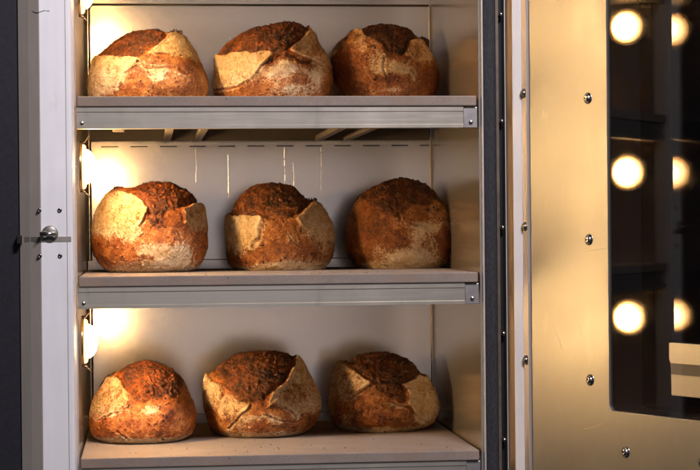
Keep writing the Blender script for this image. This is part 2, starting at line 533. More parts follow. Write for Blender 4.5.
# lamps on the left wall, facing into the cavity
for i, (lz, lab) in enumerate(((1.781, None), (1.4255, None), (1.071, None))):
    ly, lx = 0.095, XL + 0.0045
    lamp = MB().lathe([(0.0, 0.0), (0.048, 0.0), (0.0485, 0.0035), (0.046, 0.006), (0.042, 0.0062)], (lx, ly, lz), (1, 0, 0), 48).build('lamp', M['bezel'], oven, (lx, ly, lz))
    MB().lathe([(0.0425, 0.006), (0.045, 0.0095), (0.0425, 0.012), (0.040, 0.0105), (0.0397, 0.006)], (lx, ly, lz), (1, 0, 0), 48).build('bezel', M['bezel'], lamp, (lx, ly, lz))
    pr = [(0.0375, 0.006), (0.0375, 0.0095)] + [(0.0355 * math.cos(a), 0.0105 + 0.022 * math.sin(a)) for a in [k * math.pi / 2 / 10 for k in range(11)]]
    MB().lathe(pr, (lx, ly, lz), (1, 0, 0), 40).build('lamp_glass', M['glow'], lamp, (lx, ly, lz))
    MB().lathe([(0.0396, 0.0120), (0.0420, 0.0124), (0.0446, 0.0100), (0.0452, 0.0064)], (lx, ly, lz), (1, 0, 0), 48).build('halo_ring', M['halo_glow'], lamp, (lx, ly, lz))  # glowing ring added as the lamp's yellow halo
    for sgn in (1, -1):
        zc = lz + sgn * 0.050
        MB().tube([(lx + 0.001, ly - 0.004, zc), (lx + 0.010, ly - 0.006, zc + sgn * 0.001), (lx + 0.014, ly - 0.006, zc + sgn * 0.006), (lx + 0.018, ly - 0.004, zc + sgn * 0.012)], 0.0019, 8).build('clip', M['soot'], lamp, (lx, ly, zc))

# latch keeper on the post
lc = Vector((-0.1905, -0.0125, 1.2900))
kp = MB().lathe([(0.0, -0.0035), (0.0145, -0.0035), (0.0162, -0.0022), (0.0165, 0.0)], lc, (0, 1, 0), 40).build('latch_keeper', M['keeper'], post_o, lc)
pin = MB()
pin.tube([lc + Vector((-0.019, -0.010, 0.0)), lc + Vector((0.013, -0.010, 0.0))], 0.0042, 14)
pin.box(lc.x - 0.0125, lc.x - 0.0065, lc.y - 0.0105, lc.y - 0.003, lc.z - 0.0065, lc.z + 0.0065)
pin.box(lc.x + 0.006, lc.x + 0.011, lc.y - 0.0105, lc.y - 0.003, lc.z - 0.0065, lc.z + 0.0065)
pin.build('latch_pin', M['bolt'], post_o, lc)
pin_shadow = MB().prism([(-0.2420, 0.0163), (-0.2085, -0.0137), (-0.1490, -0.0135), (-0.1490, -0.0125), (-0.2085, -0.0122), (-0.2420, 0.0180)], 1.2745, 1.2845)  # shadow bands of the latch pin, shaped as a thin tan strip
pin_shadow.build('strip_and_shadow', M['strip_and_shadow'], post_o, (-0.2, -0.01, 1.28))
MB().box(-0.2565, -0.2470, -0.002, 0.03, 1.270, 1.288).build('catch', M['gap'], post_o, (-0.252, 0, 1.28), 0.002)
for sx, sz in ((-0.2105, 1.3365), (-0.1710, 1.3365), (-0.2105, 1.2465), (-0.1710, 1.2465)):
    yy = -0.0125 if sx > -0.2085 else -0.0108
    MB().lathe([(0.0012, -0.0008), (0.0016, -0.0026), (0.0036, -0.0026), (0.0045, -0.0012), (0.0046, 0.001)], (sx, yy, sz), (0, 1, 0), 20).build('screw', M['dark_bolt'], post_o, (sx, yy, sz))

# a pencil-thin scratch across the post near the top
MB().tube([(-0.222, -0.0006, 1.7305), (-0.214, -0.0078, 1.7265), (-0.2085, -0.0124, 1.7265), (-0.203, -0.0126, 1.7285), (-0.197, -0.0126, 1.7305), (-0.187, -0.0126, 1.7295)], 0.0007, 6).build('scratch', M['dark_bolt'], post_o, (-0.2, -0.01, 1.73))

# right jamb: bright lip, charcoal door seal, black gap, thin flange and its studs
MB().box(XR + 0.0045, XR + 0.0080, -0.006, 0.03, ZB, 2.1).build('jamb_lip', M['edge'], oven, (XR + 0.006, 0, ZB), 0.001)
gk = MB().prism([(0.6795, 0.03), (0.6795, -0.001), (0.6830, -0.003), (0.6900, -0.0048), (0.6990, -0.0048), (0.7040, -0.002), (0.7065, 0.004), (0.7065, 0.03)], ZB, 2.1).build('door_seal', M['gasket'], oven, (0.69, 0, ZB), 0.001)
MB().box(0.7068, 0.7125, 0.004, 0.03, ZB, 2.1).build('seal_holder', M['soot'], oven, (0.71, 0, ZB))
MB().box(0.7128, 0.7400, 0.016, 0.03, ZB, 2.1).build('hinge_channel', M['gap'], oven, (0.725, 0.02, ZB))
fl = MB().box(0.7235, 0.7253, -0.004, 0.015, ZB, 2.1).build('flange', M['trim'], oven, (0.724, 0, ZB))
for py in (14, 121, 227.5, 333.5, 440):
    x, z = at(503.3, py, 0.0)
    MB().lathe([(0.0, -0.0055), (0.0028, -0.005), (0.0044, -0.0028), (0.0046, 0.0), (0.003, 0.0), (0.003, 0.014)], (0.7175, 0.002, z), (0, 1, 0), 20).build('stud', M['bolt'], oven, (0.7175, 0.002, z))

# ------------------------------------------------------------------ the door, hinged on the right and swung open
PHI = 63.3
HX, HY = 0.7290, -0.0035
DW, DT, DZ0, DZ1 = 0.96, 0.088, 0.50, 2.02
WX0, WX1, WZ0, WZ1 = 0.307, 0.70, 0.946, 1.90


def rounded(x0, x1, z0, z1, r, per=8):
    pts = []
    for cx, cz, a0 in ((x1 - r, z1 - r, 0), (x0 + r, z1 - r, 90), (x0 + r, z0 + r, 180), (x1 - r, z0 + r, 270)):
        for k in range(per + 1):
            a = R(a0 + 90 * k / per)
            pts.append((cx + r * math.cos(a), cz + r * math.sin(a)))
    return pts


def ring_plate(outer, inner, y0, y1):
    n = len(outer)
    vs = [(x, y0, z) for x, z in outer] + [(x, y0, z) for x, z in inner] + [(x, y1, z) for x, z in outer] + [(x, y1, z) for x, z in inner]
    fs = []
    for i in range(n):
        j = (i + 1) % n
        fs += [(i, j, n + j, n + i), (2 * n + i, 3 * n + i, 3 * n + j, 2 * n + j), (i, 2 * n + i, 2 * n + j, j), (n + i, n + j, 3 * n + j, 3 * n + i)]
    return vs, fs


per = 8
inner = rounded(WX0, WX1, WZ0, WZ1, 0.012, per)
outer = rounded(0.0705, DW, DZ0, DZ1, 0.012, per)
# the door leaf is a part of the oven; its mesh is the liner panel with the window cut out
db = MB()
db.add(*ring_plate(outer, inner, 0.0, DT - 0.006))
leaf = db.build('door', M['gold'], oven, None, 0.0008)
leaf.location = Vector((HX, HY, 0)) - Vector(oven['_base'])
leaf.rotation_euler = (0, 0, R(-PHI))
leaf['label'] = 'golden lit steel door with a dark double glazed window'
leaf['_base'] = (0, 0, 0)


def dpart(mb, name, mat, bevel=0.0, loc=(0, 0, 0)):
    return mb.build(name, mat, leaf, loc, bevel)


dpart(MB().box(0.0, 0.0305, -0.005, DT - 0.007, DZ0, DZ1), 'hinge_strip', M['tan'], 0.001, (0.015, 0.01, DZ0))
dpart(MB().prism([(0.0310, DT - 0.007), (0.0310, -0.0060), (0.0345, -0.0145), (0.0372, -0.0150), (0.0500, -0.0045), (0.0505, DT - 0.007)], DZ0, DZ1), 'edge_trim', M['trim'], 0.0, (0.04, 0, DZ0))
dpart(MB().prism([(0.0507, DT - 0.007), (0.0507, -0.003), (0.0630, -0.003), (0.0665, -0.0055), (0.0695, -0.0055), (0.0702, -0.002), (0.0702, DT - 0.007)], DZ0, DZ1), 'trim_shoulder', M['trim_dark'], 0.0, (0.06, 0, DZ0))
dpart(MB().box(WX0 + 0.001, WX1 - 0.001, 0.004, 0.008, WZ0 + 0.001, WZ1 - 0.001), 'inner_pane', M['pane_in'], 0, (0.49, 0.006, WZ0))
dpart(MB().box(WX0 - 0.02, WX1 + 0.02, DT - 0.005, DT, WZ0 - 0.02, WZ1 + 0.02), 'outer_pane', M['pane_out'], 0, (0.49, DT, WZ0))
# dark lining of the reveal between the two panes
rv_o = rounded(WX0 + 0.0002, WX1 - 0.0002, WZ0 + 0.0002, WZ1 - 0.0002, 0.012, per)
rv_i = rounded(WX0 + 0.0012, WX1 - 0.0012, WZ0 + 0.0012, WZ1 - 0.0012, 0.011, per)
dpart(MB().add(*ring_plate(rv_o, rv_i, 0.0085, DT - 0.0055)), 'window_reveal', M['gap'], 0, (0.49, 0.02, WZ0))
# cream plate seen between the panes low in the window
cp = MB()
edge_ = [(0.405, 1.077), (0.405, 1.046), (0.4095, 1.038), (0.411, 0.979), (0.60, 0.979), (0.60, 1.077)]
ne = len(edge_)
cp.add([(x, 0.062, z) for x, z in edge_] + [(x, 0.072, z) for x, z in edge_],
       [tuple(range(ne)), tuple(range(2 * ne - 1, ne - 1, -1))] + [(k, k + ne, (k + 1) % ne + ne, (k + 1) % ne) for k in range(ne)])
cps = MB().box(0.4115, 0.598, 0.0612, 0.0618, 1.0185, 1.0395)
dpart(cps, 'plate_stripe', M['strip_and_shadow'], 0, (0.53, 0.06, 1.03))
dpart(cp, 'inner_plate', M['bright_plate'], 0.001, (0.53, 0.065, 1.05))


for pts in ([(0.148, 1.093), (0.158, 1.075), (0.168, 1.056)], [(0.218, 1.108), (0.224, 1.096), (0.230, 1.083)],
            [(0.232, 0.905), (0.262, 0.911), (0.285, 0.920), (0.303, 0.930)], [(0.235, 1.245), (0.262, 1.252), (0.300, 1.254)],
            [(0.115, 1.527), (0.116, 1.519), (0.1165, 1.511)],
            [(0.15, 1.70), (0.16, 1.715), (0.163, 1.735)]):
    dpart(MB().tube([(a, -0.0001, c_) for a, c_ in pts], 0.00035, 6), 'scratch', M['gold_line'], 0, (pts[0][0], 0, pts[0][1]))


def dome_bolt(x, z, r, mat, y=0.0):
    b_ = MB().lathe([(r * 1.55, 0.0), (r * 1.5, -0.0014), (r * 1.05, -0.0016), (r, -0.003), (r * 0.72, -0.0058), (r * 0.3, -0.0068), (r * 0.24, -0.0060), (0.0, -0.0060)], (x, y, z), (0, 1, 0), 28)
    return dpart(b_, 'bolt', mat, 0, (x, y, z))


for z in (1.5630, 1.2960, 1.0290, 0.762):
    dome_bolt(0.0575, z, 0.0062, M['dark_bolt'], -0.003)
for z in (1.5410, 1.2700, 1.0010):
    dome_bolt(0.252, z, 0.0072, M['bolt'])
for x, z in ((0.353, 0.872), (0.560, 0.872)):
    dome_bolt(x, z, 0.0072, M['bolt'])

# ------------------------------------------------------------------ loaves
TABLE = rng.random((64, 64, 64))


def vnoise(p):
    """smooth value noise of points (n,3)"""
    i = np.floor(p).astype(int)
    f = p - i
    f = f * f * (3 - 2 * f)
    i %= 64
    j = (i + 1) % 64
    a = lambda x, y, z: TABLE[x[:, 0] if False else x, y, z]
    x0, y0, z0, x1, y1, z1 = i[:, 0], i[:, 1], i[:, 2], j[:, 0], j[:, 1], j[:, 2]
    fx, fy, fz = f[:, 0], f[:, 1], f[:, 2]
    c00 = TABLE[x0, y0, z0] * (1 - fx) + TABLE[x1, y0, z0] * fx
    c10 = TABLE[x0, y1, z0] * (1 - fx) + TABLE[x1, y1, z0] * fx
    c01 = TABLE[x0, y0, z1] * (1 - fx) + TABLE[x1, y0, z1] * fx
    c11 = TABLE[x0, y1, z1] * (1 - fx) + TABLE[x1, y1, z1] * fx
    c0 = c00 * (1 - fy) + c10 * fy
    c1 = c01 * (1 - fy) + c11 * fy
    return (c0 * (1 - fz) + c1 * fz) * 2 - 1


def fbm(p, o=4):
    s, a, t = 0, 1.0, 0
    for k in range(o):
        s = s + a * vnoise(p * (2 ** k) + 13.7 * k)
        t += a
        a *= 0.5
    return s / t


def sdist(poly, q):
    """signed distance of points q (n,2) to polygon, > 0 inside"""
    P = np.array(poly, float)
    n = len(P)
    d = np.full(len(q), 1e9)
    ins = np.zeros(len(q), bool)
    for k in range(n):
        a, b_ = P[k], P[(k + 1) % n]
        e = b_ - a
        w_ = q - a
        t = np.clip((w_ @ e) / max(e @ e, 1e-9), 0, 1)
        d = np.minimum(d, np.hypot(*(w_ - t[:, None] * e).T))
        c1 = (a[1] <= q[:, 1]) & (b_[1] > q[:, 1]) | (b_[1] <= q[:, 1]) & (a[1] > q[:, 1])
        xi = a[0] + (q[:, 1] - a[1]) / (e[1] if abs(e[1]) > 1e-9 else 1e-9) * e[0]
        ins ^= c1 & (q[:, 0] < xi)
    return np.where(ins, d, -d)


def ldist(line, q):
    P = np.array(line, float)
    d = np.full(len(q), 1e9)
    for a, b_ in zip(P[:-1], P[1:]):
        e = b_ - a
        w_ = q - a
        t = np.clip((w_ @ e) / max(e @ e, 1e-9), 0, 1)
        d = np.minimum(d, np.hypot(*(w_ - t[:, None] * e).T))
    return d


def sstep(x, a, b_):
    t = np.clip((x - a) / (b_ - a), 0, 1)
    return t * t * (3 - 2 * t)


def resample(pts, n):
    """smooth curve (Catmull-Rom) through pts, n points evenly spaced by length"""
    P = np.array(pts, float)
    Q = np.vstack([2 * P[0] - P[1], P, 2 * P[-1] - P[-2]])
    out = []
    for k in range(1, len(Q) - 2):
        for t in np.linspace(0, 1, 14, endpoint=False):
            a, b_, c_, d_ = Q[k - 1], Q[k], Q[k + 1], Q[k + 2]
            out.append(0.5 * (2 * b_ + (c_ - a) * t + (2 * a - 5 * b_ + 4 * c_ - d_) * t ** 2 + (3 * b_ - a - 3 * c_ + d_) * t ** 3))
    out.append(P[-1])
    O = np.array(out)
    s = np.r_[0, np.cumsum(np.hypot(*np.diff(O, axis=0).T))]
    u = np.linspace(0, s[-1], n)
    return np.c_[np.interp(u, s, O[:, 0]), np.interp(u, s, O[:, 1])]


def make_loaf(spec, zt):
    ox, oy, sc = spec['org']
    Yc = spec['y']
    Lp, Rp = resample(spec['L'], 240), resample(spec['R'], 240)
    vb = (spec['L'][0][1] + spec['R'][0][1]) / 2
    vtop = min(p[1] for p in spec['L'] + spec['R'])
    na = 440
    # bottom cap rings
    cap = 10
    A = np.linspace(0, 2 * np.pi, na, endpoint=False)
    U, V, D = [], [], []
    mid0 = (Lp[0] + Rp[0]) / 2
    for k in range(cap):
        s = (k + 0.15) / cap
        l, r = mid0 + (Lp[0] - mid0) * s, mid0 + (Rp[0] - mid0) * s
        U.append((l[0] + r[0]) / 2 + (r[0] - l[0]) / 2 * np.cos(A))
        V.append(np.full(na, vb))
        D.append((r[0] - l[0]) / 2 * np.sin(A))
    for l, r in zip(Lp[:-1], Rp[:-1]):
        hw = (r[0] - l[0]) / 2
        U.append((l[0] + r[0]) / 2 + hw * np.cos(A))
        V.append((l[1] + r[1]) / 2 + (r[1] - l[1]) / 2 * np.cos(A))
        D.append(hw * np.sin(A))
    rows = len(U)
    U, V, D = np.concatenate(U), np.concatenate(V), np.concatenate(D) * spec.get('k', 0.95)
    # apex
    apex = (Lp[-1] + Rp[-1]) / 2
    U, V, D = np.r_[U, apex[0]], np.r_[V, apex[1]], np.r_[D, 0]
    P = np.c_[U, D, -V]                 # right-handed: x right, y away, z up (crop pixels)
    # faces
    i = np.arange(rows - 1)[:, None] * na
    j = np.arange(na)[None, :]
    j2 = (j + 1) % na
    quads = np.stack([i + j, i + j2, i + na + j2, i + na + j], -1).reshape(-1, 4)
    top = (rows - 1) * na
    tris = np.stack([top + np.arange(na), top + (np.arange(na) + 1) % na, np.full(na, rows * na)], -1)
    botf = np.arange(na)[::-1]
    # normals of the smooth form
    G = P[:-1].reshape(rows, na, 3)
    du = np.roll(G, -1, 1) - np.roll(G, 1, 1)
    dv = np.gradient(G, axis=0)
    nn = np.cross(du, dv)
    nn /= np.linalg.norm(nn, axis=2, keepdims=True) + 1e-9
    nrm = np.vstack([nn.reshape(-1, 3), [0, 0, 1]])
    # masks, evaluated in the loaf's front elevation, edges wandering a little
    f_ = P / 100.0 + spec['seed'] * 3.1
    wv = np.c_[fbm(f_ * 2.2, 4), fbm(f_ * 2.2 + 31, 4)] * 13 + np.c_[fbm(f_ * 9, 2), fbm(f_ * 9 + 17, 2)] * 3.5
    q = np.c_[U, V] + wv
    n = len(P)
    flour = np.full(n, spec.get('base_flour', 0.12)) + 0.16 * fbm(f_ * 1.6 + 7, 4)
    bloom = np.zeros(n)
    char = np.zeros(n)
    tone = np.full(n, spec.get('base_tone', 0.15)) + 0.20 * fbm(f_ * 1.3 + 3, 4)
    h = spec.get('lump', 7.0) * fbm(f_ * 0.9, 3) + 3.0 * fbm(f_ * 3.0, 3)
    dfl = np.full(n, -1e9)
    for poly, tn, lift in spec['flap']:
        dfl = np.maximum(dfl, sdist(poly, q))
    near = sstep(dfl, -50, -12)
    for poly, dk in spec['bloom']:
        d = sdist(poly, q)
        mk = sstep(d + 20 * fbm(f_ * 3.1 + 51, 4), -26, 30)
        dk = dk + 0.45 * (0.55 - np.clip((q[:, 1] - vtop) / (0.5 * (vb - vtop)), 0, 1.3))
        bloom = np.maximum(bloom, mk)
        tone = tone * (1 - mk) + mk * (dk + 0.35 * fbm(f_ * 2.1 + 9, 4))
        flour = flour * (1 - mk) + mk * (-0.35)
        rough_ = 6.5 * fbm(f_ * 7.5 + 4, 4) + 9.0 * (0.35 - np.abs(fbm(f_ * np.array([2.2, 3.6, 4.4]) + 8, 4))) + 3.0 * np.maximum(0, fbm(f_ * 13 + 3, 2))
        h = h + mk * (1.7 * rough_ + 2) - spec.get('groove', 9) * near * sstep(d, -3, 3) * (1 - sstep(d, 6, 34))
    dbl = np.full(n, -1e9)
    for poly, dk in spec['bloom']:
        dbl = np.maximum(dbl, sdist(poly, q))
    for poly, tn, lift in spec['flap']:
        d = sdist(poly, q)
        soft = sstep(-dbl + 22 * fbm(f_ * 2.7 + 41, 3), 30, 90)
        mk = (1 - soft) * sstep(d, -3, 5) + soft * sstep(d + 26 * fbm(f_ * 3.7 + 47, 4), -30, 34)
        flour = flour * (1 - mk) + mk * (tn + 0.22 * fbm(f_ * 2.4 + 21, 4))
        bloom = bloom * (1 - mk)
        tone = tone * (1 - mk) + mk * (0.0 + (0.75 - tn) * 0.5 + 0.3 * fbm(f_ * 1.9 + 5, 3))
        fade = (1 - sstep(q[:, 1], vtop + 0.5 * (vb - vtop), vtop + 0.85 * (vb - vtop))) * (1 - 0.85 * soft)
        lip = np.exp(-((d - 5) / 7.0) ** 2)
        h = h + fade * lift * (10 * mk * (0.45 + 0.55 * np.exp(-np.maximum(d, 0) / 50)) + 6 * lip)
        # a dark scorched rim where the flap tears free at the top
        char = np.maximum(char, spec.get('rim', 0.65) * lift * np.exp(-((d + 1) / 4.5) ** 2) * fade * (0.5 + 0.9 * fbm(f_ * 4 + 2, 3)))
    for cx, cy, rx, ry, s_ in spec.get('spot_flour', []):
        mk = s_ * np.exp(-(((q[:, 0] - cx) / rx) ** 2 + ((q[:, 1] - cy) / ry) ** 2))
        flour = flour + mk
        bloom = bloom * (1 - np.clip(mk, 0, 1))
        tone = tone - 0.3 * mk
    for cx, cy, rx, ry, s_ in spec.get('spot_dark', []):
        mk = s_ * np.exp(-(((q[:, 0] - cx) / rx) ** 2 + ((q[:, 1] - cy) / ry) ** 2))
        tone = tone + mk
        flour = flour - 0.75 * mk
    for line, wd, dp in spec.get('crack', []):
        d = ldist(line, q)
        mk = np.exp(-(d / wd) ** 2)
        h = h - dp * mk + 0.35 * dp * np.exp(-((d - 2.2 * wd) / wd) ** 2)
        char = np.maximum(char, 0.55 * mk * (0.6 + 0.8 * fbm(f_ * 3 + 12, 3)))
        flour = flour + 0.22 * np.exp(-((d - 2.2 * wd) / (1.2 * wd)) ** 2)
    # wrinkles and burst blisters
    blis = np.maximum(0, fbm(f_ * 8 + 19, 2) - 0.22)
    h = h + 1.3 * fbm(f_ * 14 + 6, 3) + 8.0 * blis
    char = np.maximum(char, 1.1 * np.clip(blis * 2.2 - 0.15, 0, 1) * (flour < 0.45))
    # a pale floured foot all round
    foot = sstep(V, vb - 42, vb - 8)
    flour = flour + foot * spec.get('foot', 0.4)
    tone = tone * (1 - 0.6 * foot)
    hold = 1 - sstep(V, vb - 14, vb - 1) * 0.9      # flat underside
    P2 = P + nrm * (h * hold)[:, None]
    P2[:cap * na, 2] = -vb
    P2[:, 2] = np.maximum(P2[:, 2], -vb)
    # to metres
    x0, z0 = at(ox + 0, oy + vtop / sc, Yc)
    x1, z1 = at(ox + 100 / sc, oy + vtop / sc, Yc)
    mx = (x1 - x0) / 100.0
    ztop = z0
    mz = (ztop - zt) / (vb - vtop)
    uc = (spec['L'][0][0] + spec['R'][0][0]) / 2
    Xc = x0 + uc * mx
    W = np.c_[(P2[:, 0] - uc) * mx, P2[:, 1] * mx, (P2[:, 2] + vb) * mz]
    me = bpy.data.meshes.new('bread_loaf')
    faces = quads.tolist() + tris.tolist() + [botf.tolist()]
    me.from_pydata(W.tolist(), [], faces)
    me.polygons.foreach_set('use_smooth', [True] * len(faces))
    for nm, arr in (('flour', flour), ('bloom', bloom), ('char', char), ('tone', tone)):
        at_ = me.attributes.new(nm, 'FLOAT', 'POINT')
        at_.data.foreach_set('value', np.clip(arr, -0.5, 1.3).astype(np.float32))
    me.materials.append(bread_mat('crust', spec.get('warm', 1.0), spec['seed']))
    o = bpy.data.objects.new('bread_loaf', me)
    COL.objects.link(o)
    o.location = (Xc, Yc, zt + 0.0004)
    tag(o, spec['label'], 'bread loaf', 'crusty round loaves baking on the oven stones')
    o['_base'] = (0, 0, 0)
    # scorched ears: torn, curled slips of crust standing on the scored edge
    for line, hgt, dep, *root in spec.get('ear', []):
        rt = root[0] if root else 14
        E = resample(line, 26)
        mb = MB()
        r_ = random.Random(spec['seed'] * 7 + int(hgt))
        vs = []
        for k, (eu, ev) in enumerate(E):
            t = k / 25
            env = math.sin(math.pi * min(1, 0.12 + t * 0.88)) ** 0.6
            hh = hgt * env * r_.uniform(0.3, 1.2)
            lean = hgt * 0.35 * r_.uniform(0.5, 1.2)
            for (a_, c_) in ((-3.2, -rt), (-2.2 - lean * 0.4, hh * 0.55), (-0.8 - lean, hh), (0.8 - lean, hh), (2.5 - lean * 0.3, hh * 0.5), (4.2, -rt)):
                vs.append(((eu - uc) * mx, (dep + a_) * mx, (-(ev) + vb + c_) * mz))
        fs = []
        for k in range(25):
            for s in range(6):
                s2 = (s + 1) % 6
                fs.append((k * 6 + s, k * 6 + s2, (k + 1) * 6 + s2, (k + 1) * 6 + s))
        fs += [(5, 4, 3, 2, 1, 0), tuple(range(150, 156))]
        mb.add(vs, fs, False)
        e_ = mb.build('ear', M['ear'], o, None)
        e_.location = (0, 0, 0)
    return o


mt, nt, b = new_mat('scorched_ear')
v = coords(nt)
n1 = noise(nt, v, 160, 5, 0.7)
L(nt, ramp(nt, [(0.35, (0.012, 0.007, 0.005)), (0.55, (0.05, 0.020, 0.009)), (0.72, (0.20, 0.085, 0.03))], n1), b.inputs['Base Color'])
b.inputs['Roughness'].default_value = 0.6
bump(nt, b, n1, 0.8, 0.002)
M['ear'] = mt

